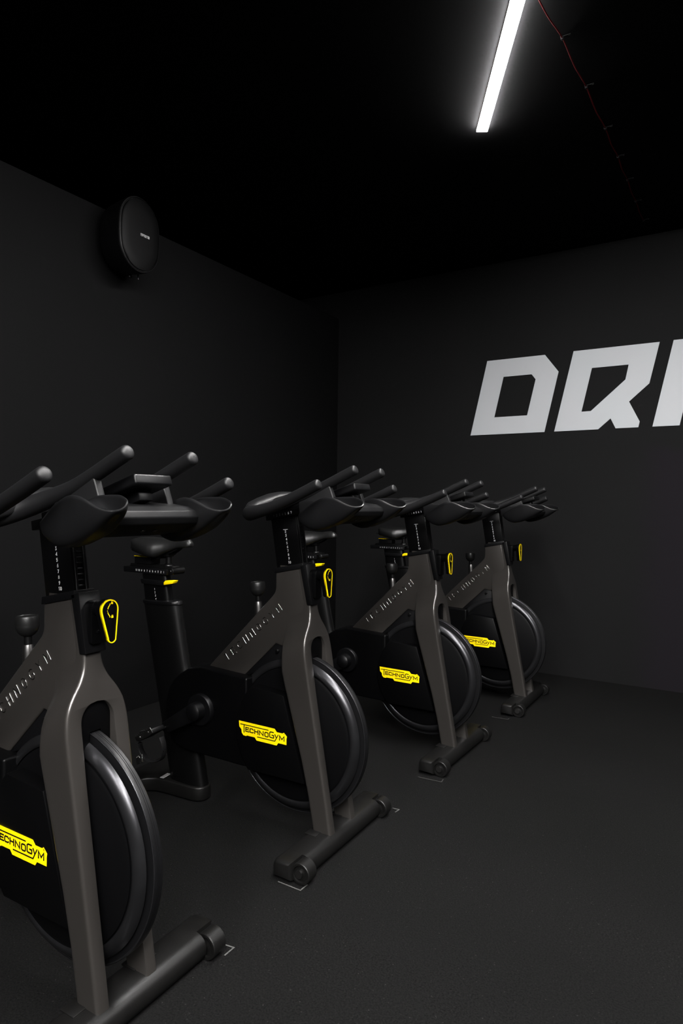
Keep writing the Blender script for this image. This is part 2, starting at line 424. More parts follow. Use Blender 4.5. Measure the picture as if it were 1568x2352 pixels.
# ------------------------------------------------------------------ wall speaker
def stadium(w, h, n=12):
    """outline of an upright pill shape, half width w, half height h"""
    out = []; st = (h-w)*.62; rh = h-st
    for k in range(4*n):
        a = 2*math.pi*k/(4*n); c, s = math.cos(a), math.sin(a)
        q = s*rh + (st*max(-1, min(1, s*3.2)))
        out.append((w*c, q))
    return out
sp = thing('wall_speaker', 'black oval loudspeaker fixed high on the black left wall', 'speaker', (XL, 2.425, 2.630), 0)
def oval_ring(x, w, h, dz=0): return [(x, a, b_+dz) for a, b_ in stadium(w, h)]
b = bmesh.new()
ring_loft(b, [oval_ring(.026, .115, .160), oval_ring(.034, .130, .176), oval_ring(.055, .136, .184), oval_ring(.14, .139, .196), oval_ring(.185, .139, .200), oval_ring(.196, .139, .200), oval_ring(.200, .136, .197)])
finish('speaker_body', b, SPEAKM, sp, angle=50)
b = bmesh.new(); V = [oval_ring(.197, .134, .195), oval_ring(.202, .1335, .1945), oval_ring(.2035, .131, .192), oval_ring(.2, .129, .19), oval_ring(.197, .129, .19)]
ring_loft(b, V); finish('trim_ring', b, SPEAKM, sp, angle=50)
b = bmesh.new(); ring_loft(b, [oval_ring(.198, .1275, .1885), oval_ring(.206, .126, .187), oval_ring(.209, .118, .178), oval_ring(.211, .08, .13), oval_ring(.2118, .02, .03)])
g = finish('grille', b, GRILLE, sp, angle=60)
b = bmesh.new()
strokes(b, place(word('APART', .0075, .0125, .003, True), (.02, -.008), (1, 0), (0, 1)), .0021, lambda a, c, t: (.2115+t, a, c), .0008)
box(b, .2115, .2125, .046, .054, -.0085, .0055)
finish('badge_letters', b, WHITE, g, merge=False)
b = bmesh.new(); box(b, .0, .012, -.05, .05, -.12, .12, bev=.004); box(b, .0, .05, -.02, .02, -.09, -.05, bev=.004); box(b, .0, .05, -.02, .02, .05, .09, bev=.004)
finish('wall_bracket', b, SPEAKM, sp)
b = bmesh.new(); tube(b, [(.10, .02, -.185), (.10, .02, -.205)], .009, 10); finish('cable_gland', b, SPEAKM, sp)
b = bmesh.new(); tube(b, [(.13, .05, -.185), (.13, .05, -.212)], .004, 8); finish('cable_end', b, SPEAKM, sp)

# ------------------------------------------------------------------ red cable on the ceiling
cb = thing('ceiling_cable', 'thin red cable clipped along the black ceiling right of the lit strip', 'cable', (-.60, 2.6, ZC), 0)
clips = [(-.652, 2.275), (-.621, 2.597), (-.602, 2.95), (-.587, 3.319), (-.577, 3.62), (-.571, 3.90), (-.566, 4.2), (-.56, 4.5)]
pts = []
for i, (a, c) in enumerate(clips):
    pts.append((a+.60, c-2.6, -.005))
    if i < len(clips)-1:
        nx = clips[i+1]; pts.append(((a+nx[0])/2+.60-.003, (c+nx[1])/2-2.6, -.012))
b = bmesh.new(); tube(b, pts, .0028, 8, smooth=5); finish('cable_sheath', b, REDC, cb)
for a, c in clips[1:]:
    b = bmesh.new(); x, y = a+.60, c-2.6
    box(b, x-.008, x+.032, y-.006, y+.006, -.003, -.0002, bev=.001); box(b, x-.006, x+.005, y-.006, y+.006, -.011, -.001, bev=.002)
    tube(b, [(x+.026, y, -.003), (x+.026, y, -.006)], .004, 10)
    finish('cable_clip', b, CLIPM, cb)

# ================================================================== the indoor cycle
# local axes: +x the way the rider faces, +y to the rider's left, z up; origin on the floor under the front foot
TILT = 11.5
def sstep(t): t = min(1, max(0, t)); return t*t*(3-2*t)
def lerp_tab(tab, v):
    if v <= tab[0][0]: return tab[0][1]
    for (a, p), (c, q) in zip(tab[:-1], tab[1:]):
        if v <= c: return p+(q-p)*(v-a)/(c-a)
    return tab[-1][1]

def make_bike(label, loc, rz, group):
    t = thing('exercise_bike', label, 'exercise bike', loc, rz, group)

    # ---- front frame: head, forked legs, and the slanted main tube
    bm = bmesh.new()
    XF = [(.06, -.010), (.185, -.0335), (.542, -.1015), (.66, -.1215), (.70, -.127), (.76, -.1335), (.84, -.146), (.972, -.174)]
    XR_ = [(.06, -.083), (.185, -.108), (.30, -.1375), (.533, -.207), (.575, -.2195), (.60, -.2255), (.622, -.227), (.645, -.230), (.67, -.235), (.70, -.245), (.78, -.262), (.972, -.285)]
    W_ = [(.640, .090), (.66, .0895), (.68, .088), (.70, .0845), (.715, .080), (.73, .073), (.745, .064), (.76, .053), (.775, .042), (.79, .034), (.805, .029), (.82, .0265), (.84, .0255)]
    def wid(z): return lerp_tab(W_, z) if z > .64 else .088+.002*max(0, (z-.5)/.14) if z > .5 else .088
    ZS = .676; SR = .0455
    def slot(z):
        if z <= ZS: return .054+(SR-.054)*(z-.068)/(ZS-.068)
        d = (z-ZS)/.046
        return SR*math.sqrt(max(0, 1-d*d)) if d < 1 else 0.0
    zs = [.06, .12, .185, .30, .42, .542, .60, .625, .645, .66, ZS, .685, .694, .702, .709, .715, .7195, .722, .730, .738, .746, .754, .762, .770, .778, .786, .795, .806, .82, .84, .88, .94, .972]
    for sgn in (-1, 1):
        rings = []
        for z in zs:
            xf, xr = lerp_tab(XF, z), lerp_tab(XR_, z); s = slot(z)
            ring = []
            r = .0085
            xs = [xr+r+(xf-xr-2*r)*k/10 for k in range(11)]
            def wy(x):
                ze = z+.50*(xf-x)   # the flare starts lower towards the rear
                return max(wid(ze) if z > .6 else wid(z), s+.012 if z < .72 else 0)
            # outside, rear corner to front corner
            for k in range(5):
                a = math.pi/2*k/4; ring.append((xr+r-r*math.cos(a), wy(xr)-r+r*math.sin(a)))
            for x in xs[1:-1]: ring.append((x, wy(x)))
            for k in range(5):
                a = math.pi/2*k/4; ring.append((xf-r+r*math.sin(a), wy(xf)-r+r*math.cos(a)))
            ri = min(.005, s*.5)
            ring.append((xf, s+ri)); ring.append((xf-ri*.3, s+ri*.3)); ring.append((xf-ri, s)); ring.append((xr+ri, s)); ring.append((xr, s+ri))
            rings.append([(x, sgn*y, z) for x, y in ring])
        ring_loft(bm, rings)
    dead = [f for f in bm.faces if all(abs(v.co.y) < 2e-5 for v in f.verts)]
    bmesh.ops.delete(bm, geom=dead, context='FACES')
    # main tube, a flat sided box section with soft edges
    tp = rounded([(-.300, .9445), (-.195, .966), (-.170, .84), (-.185, .70), (-.262, .672), (-.298, .680), (-.455, .533), (-.44, .50), (-.60, .50), (-.636, .541), (-.300, .871)],
                 [0, 0, 0, 0, .01, .012, 0, 0, 0, 0, .05])
    prism(bm, tp, -.026, .026, bev=.006, seg=3, ang=25)
    fr = finish('front_frame', bm, FRAME, t, angle=40)
    # raised word along the main tube
    bm = bmesh.new()
    o = Vector((-.528, .586)); e = Vector((-.268, .808)); ux = (e-o).normalized(); uy = Vector((-ux.y, ux.x))
    L_ = (e-o).length; n = 10; w = .0185; gap = (L_-n*w)/(n-1)
    for ln in place(word('TECHNOGYM', w, .027, (L_-9*w)/8), (o.x, o.y), ux, uy):
        for p, q in zip(ln[:-1], ln[1:]): tube(bm, [(p[0], -.0262, p[1]), (q[0], -.0262, q[1])], .0016, 10)
    lt = finish('raised_lettering', bm, GLINT, fr, angle=50, merge=False)
    lt['label'] = 'maker name in raised thin capitals on the grey frame tube'
    bm = bmesh.new(); lathe(bm, [(-.032, 0), (-.032, .006), (-.030, .0075), (-.02, .0075)], (-.288, 0, .655), 'y', 16)
    lathe(bm, [(-.0335, 0), (-.0335, .003), (-.031, .0035)], (-.288, 0, .655), 'y', 6)
    finish('frame_screw', bm, STEEL_BLK, fr)

    # ---- brake housing in the crotch and guard inside the fork
    bm = bmesh.new(); prism(bm, [(-.296, .682), (-.262, .676), (-.225, .64), (-.222, .60), (-.30, .60), (-.40, .555), (-.452, .534)], -.022, .022, bev=.003)
    finish('brake_housing', bm, BLACKPL, t)
    bm = bmesh.new(); prism(bm, [(-.047, .60), (-.047, .70), (-.03, .725), (.03, .725), (.047, .70), (.047, .60), (.02, .60), (.02, .648), (-.014, .648), (-.014, .60)], -.158, -.138, bev=.002, axis='x')
    finish('wheel_guard', bm, COVER, t)

    # ---- flywheel
    bm = bmesh.new()
    prof = [(-.024, 0), (-.024, .255), (-.0120, .262), (-.0075, .262), (-.007, .286), (-.0055, .2905), (-.003, .2918),
            (.0015, .2918), (.002, .2908), (.003, .2908), (.0035, .2918), (.0065, .2918), (.007, .2908), (.008, .2908), (.0085, .2918), (.016, .2918), (.0185, .290), (.019, .262), (.024, .262), (.03, .25), (.030, .20), (.024, .19), (.024, 0)]
    lathe(bm, prof, (-.215, 0, .362), 'y', 96)
    fly = finish('flywheel', bm, WHEELM, t, angle=30)
    bm = bmesh.new(); P_ = [(-.0290, .2420), (-.0318, .2460), (-.0325, .2500), (-.0312, .2560), (-.0280, .2625), (-.0230, .2685), (-.0180, .2722), (-.0150, .2735), (-.0135, .2725), (-.0130, .2680), (-.0200, .2500)]
    ringv = []
    for k in range(96):
        c_, q_ = math.cos(2*math.pi*k/96), math.sin(2*math.pi*k/96); ringv.append([(-.215+r_*c_, a_, .362+r_*q_) for a_, r_ in P_])
    ringv.append(ringv[0]); ring_loft(bm, ringv, cap=False)
    finish('rim_band', bm, RIM, fly, angle=50)
    bm = bmesh.new(); P_ = [(-.0068+.0016*math.cos(k*math.pi/4), .2885+.0024*math.sin(k*math.pi/4)) for k in range(8)]; ringv = []
    for k in range(96):
        c_, q_ = math.cos(2*math.pi*k/96), math.sin(2*math.pi*k/96); ringv.append([(-.215+r_*c_, a_, .362+r_*q_) for a_, r_ in P_])
    ringv.append(ringv[0]); ring_loft(bm, ringv, cap=False)
    finish('ridge_glint', bm, RIM, fly, angle=50)  # bright metal hoop added for the highlight along the tyre edge
    bm = bmesh.new(); lathe(bm, [(-.040, 0), (-.040, .045), (-.036, .05), (-.034, .228), (-.030, .238), (-.025, .0)], (-.215, 0, .362), 'y', 72)
    finish('flywheel_face', bm, WHEELF, fly, angle=30)
    bm = bmesh.new(); lathe(bm, [(-.056, 0), (-.056, .016), (-.053, .02), (.053, .02), (.056, .016), (.056, 0)], (-.215, 0, .362), 'y', 24)
    finish('axle', bm, STEEL_BLK, fly)

    # ---- drive cover
    bm = bmesh.new()
    back = [(-.632, .556), (-.70, .540), (-.745, .512), (-.775, .487), (-.803, .448), (-.818, .395), (-.822, .341), (-.818, .30), (-.80, .26), (-.77, .232), (-.73, .218), (-.69, .213)]
    poly = [(-.413, .545)]+back+[(-.594, .212), (-.402, .211), (-.400, .545)]
    prism(bm, poly, -.066, .066, bev=.008, seg=3, ang=35)
    cov = finish('drive_cover', bm, COVER, t, angle=38)
    bm = bmesh.new()
    arc = []
    for k in range(13):
        z = .522-(.522-.211)*k/12; arc.append((-.215-math.sqrt(max(0, .222**2-(z-.362)**2)), z))
    poly = [(-.222, .512)]+arc+[(-.128, .213)]
    prism(bm, poly, -.079, .079, bev=.004, seg=2, ang=35)
    side = finish('side_cover', bm, COVER, t, angle=38)
    Y0 = -.0791
    bm = bmesh.new()
    out = [(-.423, .387), (-.258, .3865), (-.248, .376), (-.222, .376), (-.217, .380), (-.203, .368), (-.205, .359), (-.205, .338), (-.241, .338), (-.248, .328), (-.339, .328), (-.348, .338), (-.383, .338), (-.389, .335), (-.401, .336), (-.409, .344), (-.411, .357), (-.421, .365)]
    prism(bm, out, Y0, Y0-.0008)
    badge = finish('maker_badge', bm, YELLOW, side); badge['label'] = 'yellow maker badge with black letters'
    bm = bmesh.new()
    LT = [[(-.415, .376), (-.286, .376)], [(-.398, .375), (-.398, .348)], [(-.375, .367), (-.390, .367), (-.390, .353), (-.374, .353)], [(-.390, .360), (-.377, .360)],
          [(-.354, .363), (-.358, .3665), (-.368, .3665), (-.370, .363), (-.370, .356), (-.368, .353), (-.357, .353), (-.354, .355)],
          [(-.348, .367), (-.348, .352)], [(-.333, .367), (-.333, .352)], [(-.348, .360), (-.333, .360)], [(-.326, .351), (-.326, .366), (-.309, .352), (-.309, .367)],
          [(-.298, .366), (-.289, .366), (-.286, .364), (-.286, .353), (-.289, .351), (-.298, .351), (-.301, .353), (-.301, .364), (-.298, .366)],
          [(-.262, .372), (-.275, .372), (-.279, .369), (-.279, .354), (-.275, .352), (-.262, .352), (-.261, .354), (-.261, .361), (-.269, .361)],
          [(-.256, .366), (-.2487, .3545)], [(-.241, .367), (-.256, .342), (-.335, .342)], [(-.235, .350), (-.235, .366), (-.2245, .354), (-.215, .366), (-.215, .350)]]
    strokes(bm, [l for l in LT if l[0] not in ((-.415, .376), (-.241, .367))], .0040, lambda a, c, h: (a, Y0-.0008-h, c), .0004)
    strokes(bm, [l for l in LT if l[0] in ((-.415, .376), (-.241, .367))], .0033, lambda a, c, h: (a, Y0-.0008-h, c), .0004)
    ring = [(-.215+.0022*math.cos(k*math.pi/4), .3745+.0022*math.sin(k*math.pi/4)) for k in range(9)]
    strokes(bm, [ring[:8]+[ring[0]]], .0006, lambda a, c, h: (a, Y0-.0008-h, c), .0004)
    finish('badge_letters', bm, INK, badge, merge=False)

    # ---- crank hub, arms, pedals
    def crank(sy, ang, name_p):
        c = Vector((-.622, 0, .392)); d = Vector((math.cos(ang), 0, math.sin(ang))); p = c+d*.172
        bm = bmesh.new()
        lathe(bm, [(-.060*1, .0), (-.060, .062), (-.080, .062), (-.084, .059), (-.086, .045), (-.086, 0)] if sy < 0 else [(.06, 0), (.06, .062), (.08, .062), (.084, .059), (.086, .045), (.086, 0)], (c.x, 0, c.z), 'y', 40)
        hub = finish('crank_hub', bm, BLACKPL, t, angle=45)
        bm = bmesh.new(); u = Vector((-d.z, 0, d.x)); rings = []
        def prof(q, w, y0, y1):
            r = w
            return [tuple(q+u*a+Vector((0, yy, 0))) for a, yy in ((-r, y0), (-r*.75, y1), (0, y1+.002*sy), (r*.75, y1), (r, y0), (0, y0))]
        # tapering arm with a rounded boss at each end
        outl = []
        for k in range(13):
            a = math.pi/2+math.pi*k/12; q = c+d*.034*math.cos(a)+u*.034*math.sin(a); outl.append((q.x, q.z))
        for k in range(13):
            a = -math.pi/2+math.pi*k/12; q = p+d*.024*math.cos(a)+u*.024*math.sin(a); outl.append((q.x, q.z))
        prism(bm, outl, sy*.086, sy*.113, bev=.006, seg=3, ang=40)
        lathe(bm, [(sy*.08, 0), (sy*.08, .036), (sy*.118, .033), (sy*.126, .024), (sy*.1275, 0)], (c.x, 0, c.z), 'y', 32)
        finish('crank_arm', bm, BLACKPL, t, angle=40)
        # pedal: body, toe cage, strap
        bm = bmesh.new()
        tube(bm, [(p.x, sy*.112, p.z), (p.x, sy*.150, p.z)], .007, 12)
        box(bm, p.x-.040, p.x+.040, min(sy*.150, sy*.222), max(sy*.150, sy*.222), p.z-.010, p.z+.010, bev=.005)
        pr = finish('pedal', bm, BLACKPL, t)
        pm = Matrix.Translation(p) @ Matrix.Rotation(R(-32), 4, 'Y') @ Matrix.Translation(-p)
        pr.data.transform(pm)
        bm = bmesh.new()
        # toothed metal plate along the outer edge
        teeth = [(-.048, .004)]
        for k in range(8): teeth += [(-.044+k*.0118, .014), (-.038+k*.0118, .009)]
        teeth += [(.05, .012), (.052, -.010), (.03, -.014), (-.03, -.012), (-.046, -.008)]
        prism(bm, [(p.x+a, p.z+b_+.002) for a, b_ in teeth], sy*.2225, sy*.2255, bev=.0006)
        pl = finish('pedal_plate', bm, STEEL, pr); pl.data.transform(pm)
        for xx in (-.022, .03):
            bm = bmesh.new(); lathe(bm, [(sy*.224, 0), (sy*.2255, .0058), (sy*.2285, .0048), (sy*.2290, 0)], (p.x+xx, 0, p.z+.002), 'y', 14)
            ps = finish('plate_screw', bm, CHROME, pr); ps.data.transform(pm)
        bm = bmesh.new()
        # toe cage hoop hanging below the pedal
        hoop = [(-.046, 0), (-.060, -.03), (-.058, -.062), (-.040, -.092), (-.010, -.108), (.03, -.104), (.062, -.088), (.072, -.060), (.070, -.028), (.058, -.004)]
        tube(bm, [(p.x+a, sy*.188, p.z+b_) for a, b_ in hoop], .0120, 8, smooth=3, squash=.17)
        finish('toe_cage', bm, RUBBER, pr)
        bm = bmesh.new(); box(bm, -.018, .018, -.015, .015, -.004, .004, bev=.0012, mtx=Matrix.Translation((p.x-.022, sy*.222, p.z-.096)) @ Matrix.Rotation(R(-28), 4, 'Y') @ Matrix.Rotation(R(70), 4, 'X'))
        tube(bm, [(p.x-.034, sy*.21, p.z-.084), (p.x-.030, sy*.234, p.z-.088)], .0022, 8); tube(bm, [(p.x-.012, sy*.21, p.z-.102), (p.x-.008, sy*.236, p.z-.104)], .0022, 8)
        finish('strap_buckle', bm, CHROME, pr)
    ang = math.atan2(-.088, -.152)
    crank(-1, ang, 'near'); crank(1, ang+math.pi, 'far')

    # ---- seat tube, post, slide, saddle
    bm = bmesh.new()
    def ovalring(cx, z, lx, ly, n=40, e=2.8, tilt=0.0):
        out = []
        for k in range(n):
            a = 2*math.pi*k/n; c, s = math.cos(a), math.sin(a)
            px = math.copysign(abs(c)**(2/e), c)*lx; py = math.copysign(abs(s)**(2/e), s)*ly
            out.append((cx+px, py, z+px*tilt))
        return out
    sx = lambda z: -.7475-(z-.06)*.2247
    ring_loft(bm, [ovalring(sx(.05), .05, .093, .036), ovalring(sx(.3), .3, .095, .036), ovalring(sx(.778), .778, .098, .036, tilt=.03)])
    finish('seat_tube', bm, STEEL_BLK, t, angle=40)
    bm = bmesh.new(); ring_loft(bm, [ovalring(sx(.772), .772, .101, .0385, tilt=.03), ovalring(sx(.772), .774, .102, .0395, tilt=.03), ovalring(sx(.785), .785, .102, .0395, tilt=.03), ovalring(sx(.787), .788, .099, .0365, tilt=.03)])
    finish('seat_tube_collar', bm, BLACKPL, t, angle=40)
    bm = bmesh.new(); ring_loft(bm, [ovalring(-.922, .74, .070, .0245, e=3.5), ovalring(-.932, .80, .072, .0245, e=3.5), ovalring(-.948, .898, .072, .0245, e=3.5)])
    post = finish('seat_post', bm, POSTM, t, angle=40)
    bm = bmesh.new(); lines = []
    for k, s_ in enumerate('1234'):
        lines += place(word(s_, .0045, .0072, 0), (-.9335+.0028*k, .8305-.0135*k), (1, 0), (0, 1))
    strokes(bm, lines, .0013, lambda a, c, h: (a, -.0246-h, c), .0003)
    finish('height_numerals', bm, WHITE, post, merge=False)
    bm = bmesh.new(); prism(bm, rounded([(-1.008, .873), (-.866, .872), (-.872, .853), (-1.000, .854)], .004, 3), -.034, .034, bev=.004)
    cl = finish('post_clamp', bm, BLACKPL, t, angle=40)
    bm = bmesh.new(); prism(bm, [(-.868, .868), (-.868, .856), (-.815, .866), (-.806, .879), (-.858, .876)], -.036, -.012, bev=.002)
    lv = finish('clamp_lever', bm, YELLOW, cl, angle=40); lv['label'] = 'yellow clamp lever'
    bm = bmesh.new(); prism(bm, rounded([(-1.116, .921), (-.855, .921), (-.857, .897), (-1.114, .897)], .004, 3), -.030, .030, bev=.004)
    sl = finish('seat_slide', bm, BLACKPL, t, angle=40)
    bm = bmesh.new(); lines = []
    for k, s_ in enumerate(['11', '10', '9', '8', '7', '6', '5', '4', '3', '2', '1']):
        lines += place(word(s_, .0042, .0075, .0018, True), (-1.036+.0163*k, .905), (1, 0), (0, 1))
    strokes(bm, lines, .0013, lambda a, c, h: (a, -.0301-h, c), .0003)
    finish('slide_numerals', bm, WHITE, sl, merge=False)
    bm = bmesh.new(); prism(bm, rounded([(-1.080, .935), (-.84, .935), (-.825, .921), (-1.085, .921)], .003, 3), -.022, .022, bev=.003)
    prism(bm, [(-.9425, .930), (-.9375, .930), (-.940, .924)], -.0222, -.0226)
    car = finish('slide_carriage', bm, STEEL_BLK, t, angle=40)
    bm = bmesh.new(); lathe(bm, [(-.036, 0), (-.036, .010), (-.033, .0145), (.033, .0145), (.036, .010), (.036, 0)], (-.828, 0, .915), 'y', 20)
    lathe(bm, [(-.038, 0), (-.038, .004), (-.036, .005)], (-.828, 0, .915), 'y', 6)
    finish('slide_bolt', bm, STEEL_BLK, car)
    bm = bmesh.new(); prism(bm, rounded([(-1.052, .966), (-.952, .963), (-.952, .936), (-1.052, .936)], .004, 3), -.026, .026, bev=.003)
    hs = finish('slide_handle', bm, BLACKPL, t, angle=40)
    bm = bmesh.new(); prism(bm, [(-1.054, .9695), (-.975, .967), (-.975, .9655), (-1.054, .9665)], -.0275, .0275, bev=.0006)
    x = finish('handle_edge', bm, YELLOW, hs); x['label'] = 'thin yellow top edge of the slide handle'
    # saddle pillar and rails
    bm = bmesh.new(); tube(bm, [(-.875, 0, .930), (-.875, 0, .985)], .0125, 16); lathe(bm, [(.930, .0), (.930, .024), (.938, .022), (.944, .0135), (.946, 0)], (-.875, 0, 0), 'z', 20)
    tube(bm, [(-.912, -.03, .975), (-.912, .03, .975)], .013, 14); box(bm, -.925, -.86, -.018, .018, .972, .990, bev=.004)
    finish('saddle_clamp', bm, STEEL_BLK, t)
    for s_ in (-1, 1):
        bm = bmesh.new()
        tube(bm, [(-1.07, s_*.03, 1.005), (-1.0, s_*.024, .992), (-.93, s_*.022, .985), (-.86, s_*.020, .988), (-.82, s_*.014, 1.005), (-.80, s_*.008, 1.02)], .0035, 8, smooth=4)
        finish('saddle_rail', bm, STEEL_BLK, t)
    bm = bmesh.new()
    # stations: x, half width, top z, edge z, bottom z
    ST = [(-1.050, .022, 1.038, 1.032, .992), (-1.046, .045, 1.043, 1.031, .987), (-1.036, .062, 1.047, 1.030, .985), (-1.018, .075, 1.050, 1.026, .984), (-.985, .080, 1.051, 1.015, .978), (-.95, .081, 1.050, 1.003, .972), (-.925, .079, 1.049, .994, .968), (-.905, .072, 1.048, .989, .969), (-.885, .058, 1.047, .992, .980),
          (-.865, .045, 1.0465, .999, .990), (-.84, .034, 1.046, 1.008, 1.000), (-.81, .0265, 1.050, 1.018, 1.010), (-.78, .0235, 1.053, 1.022, 1.014), (-.757, .019, 1.048, 1.021, 1.016), (-.745, .012, 1.036, 1.024, 1.020)]
    ST2 = []
    for a, c in zip(ST[:-1], ST[1:]):
        for k in range(3): ST2.append(tuple(p+(q-p)*k/3 for p, q in zip(a, c)))
    ST2.append(ST[-1])
    rings = []
    for x, w, zt, ze, zb in ST2:
        r = []
        for k in range(17):
            a = math.pi*k/16; c = math.cos(a); s_ = math.sin(a)
            r.append((x, -w*math.copysign(abs(c)**.85, c), ze+(zt-ze)*abs(s_)**.75))
        for k in range(1, 8):
            u = k/8; r.append((x, w*(.985-1.97*u) if 1 < k < 7 else w*math.copysign(.93, 4-k), ze-(ze-zb)*(1 if 1 < k < 7 else .75)))
        rings.append(r)
    ring_loft(bm, rings)
    sd = finish('saddle', bm, SADDLEM, t, angle=70)

    # ---- rear foot: T shape with a rounded nose around the seat tube
    bm = bmesh.new()
    half = [(-.648, .0), (-.652, .022), (-.668, .038), (-.69, .044), (-.75, .048), (-.83, .052), (-.880, .058), (-.908, .075), (-.922, .10), (-.928, .14), (-.930, .27), (-.938, .285), (-1.02, .285), (-1.03, .27)]
    poly = half+[(x, -y) for x, y in half[::-1]][:-1]
    prism(bm, poly, .004, .060, bev=.007, seg=3, axis='z', ang=60)
    rf = finish('rear_foot', bm, FOOTM, t, angle=50)
    bm = bmesh.new(); box(bm, -.009, .009, -.024, .024, 0, .0006, mtx=Matrix.Translation((-.862, -.022, .0601)) @ Matrix.Rotation(R(8), 4, 'Z'))
    st = finish('rating_sticker', bm, WHITE, rf); st['label'] = 'small white sticker'
    bm = bmesh.new()
    for k in range(3): box(bm, -.0065+k*.005, -.0045+k*.005, -.018, .018, 0, .0003, mtx=Matrix.Translation((-.862, -.022, .0608)) @ Matrix.Rotation(R(8), 4, 'Z'))
    finish('sticker_print', bm, INK, st)
    for s_ in (-1, 1):
        bm = bmesh.new(); lathe(bm, [(0, 0), (0, .02), (.006, .022), (.012, .02), (.012, 0)], (-.98, s_*.25, 0), 'z', 20); finish('levelling_pad', bm, BLACKPL, rf)

    # ---- front foot with transport rollers
    bm = bmesh.new()
    sec = [(-.098, .010), (-.098, .050), (-.092, .062), (-.080, .068), (-.02, .068), (-.008, .065), (.004, .056), (.010, .042), (.010, .026), (.004, .012), (-.006, .008)]
    rings = []
    for y, k in [(-.296, .6), (-.290, .82), (-.280, .95), (-.262, 1.0)]:
        rings.append([(-.055+(x+.055)*k*.95 if x < -.06 else x*k-.045*(1-k), y, .034+(z-.034)*k) for x, z in sec])
    # rear part of the end caps reaches past the rollers
    core = [[(min(x, -.030) if abs(y) > .235 else x, y, z) for x, z in sec] for y in (-.236, -.234, .234, .236)]
    def cs(y, k=1.0, cut=False): return [((min(x, -.026) if cut else x)*1.0 if k == 1 else -.062+(min(x, -.026)+.062)*k, y, .036+(z-.036)*k) for x, z in sec]
    ring_loft(bm, [cs(-.302, .72, True), cs(-.297, .90, True), cs(-.286, 1, True), cs(-.2365, 1, True), cs(-.2355), cs(.2355), cs(.2365, 1, True), cs(.286, 1, True), cs(.297, .90, True), cs(.302, .72, True)])
    ff = finish('front_foot', bm, FOOTM, t, angle=45)
    for s_ in (-1, 1):
        bm = bmesh.new()
        a0, a1 = (-.286, -.240) if s_ < 0 else (.240, .286)
        lathe(bm, [(a0, 0), (a0+.006, .012), (a0+.006, .024), (a0, .026), (a0, .0325), (a0+.002, .0345), (a1-.002, .0345), (a1, .0325), (a1, .026), (a1-.004, .024), (a1-.004, .012), (a1, 0)], (0.0, 0, .0345), 'y', 36)
        rl = finish('roller', bm, FOOTM, t, angle=40)
        bm = bmesh.new(); yy = s_*.289
        tube(bm, [(-.004, s_*.262, .0345), (-.004, s_*.289, .0345)], .013, 14); finish('roller_pin', bm, STEEL, rl)
        bm = bmesh.new(); box(bm, -.096, -.050, s_*.085-.036, s_*.085+.036, .066, .0705, bev=.0015); finish('leg_gasket', bm, FOOTM, ff)

    # ---- handlebar post with ladder, collar block and lever
    def hx(z): return (z-.96)*-.1535   # lean of the post
    bm = bmesh.new()
    prism(bm, [(-.291, .93), (-.180, .93), (-.216, 1.166), (-.327, 1.143)], -.0225, .0225, bev=.002)
    hp = finish('handlebar_post', bm, POSTM, t)
    bm = bmesh.new()
    lean = Matrix.Rotation(R(-8.6), 4, 'Y')
    base = Vector((-.1885, 0, .978))
    for k in range(13):
        z = k*.0138
        box(bm, -.006, .0025, -.0085, .0085, z, z+.0045, bev=.0008, seg=1, mtx=Matrix.Translation(base) @ lean)
    for s_ in (-1, 1): box(bm, -.004, .0052, s_*.0135-.0032, s_*.0135+.0032, -.004, .178, bev=.0008, seg=1, mtx=Matrix.Translation(base) @ lean)
    finish('ladder_rack', bm, STEEL_BLK, hp)
    bm = bmesh.new(); lines = []
    for k in range(10):
        s_ = str(k+1)
        if k == 0:
            lines += [[(-.270, 1.1035), (-.250, 1.1058)]]; continue
        lines += place(word(s_, .0050, .0080, .0018, True), (-.2610+.0025*(k-1)+.0015, 1.0930-.0140*(k-1)), (1, .1), (-.1, 1))
    strokes(bm, lines, .0015, lambda a, c, h: (a, -.0226-h, c), .0003)
    finish('post_numerals', bm, WHITE, hp, merge=False)
    bm = bmesh.new()
    prism(bm, [(-.304, .9415), (-.175, .9675), (-.178, .9865), (-.302, .9605)], -.0300, .0300, bev=.002)
    prism(bm, [(-.190, .9755), (-.1615, .9825), (-.1345, .8385), (-.157, .836)], -.0300, .0300, bev=.002)
    col = finish('post_collar', bm, BLACKPL, t)
    bm = bmesh.new()
    prism(bm, rounded([(-.018, .962), (.022, .962), (.022, .860), (-.018, .860)], [.016, .008, .006, .006], 5), -.155, -.128, bev=.003, axis='x')
    lathe(bm, [(-.128, 0), (-.128, .0045), (-.1265, .005), (-.1255, .003), (-.1255, 0)], (0, .0, .888), 'x', 14)
    tube(bm, [(-.14, .002, .943), (-.100, .000, .946)], .0190, 20)
    finish('lock_housing', bm, COVER, col)
    # teardrop lever
    def tear(r0, r1, c0, c1, n=14):
        out = []
        a0 = Vector(c0); a1 = Vector(c1); d = (a1-a0); L2 = d.length; d.normalize(); u = Vector((-d.y, d.x))
        ph = math.asin((r0-r1)/L2)
        for k in range(n+1):
            a = math.pi/2-ph+(math.pi+2*ph)*k/n; v = a0+d*r0*math.cos(a)*1+u*r0*math.sin(a); out.append((v.x, v.y))
        for k in range(n+1):
            a = -math.pi/2-ph+(math.pi-2*ph)*k/n*1.0; a = -(math.pi/2+ph)+(math.pi+2*ph-4*ph)*k/n+2*ph*0
            v = a1+d*r1*math.cos(a)+u*r1*math.sin(a); out.append((v.x, v.y))
        return out
    c0, c1 = (-.004, .9455), (.003, .8785)
    bm = bmesh.new(); prism(bm, tear(.0245, .0125, c0, c1), -.104, -.082, bev=.003, axis='x')
    lev = finish('locking_lever', bm, COVER, t, angle=40)
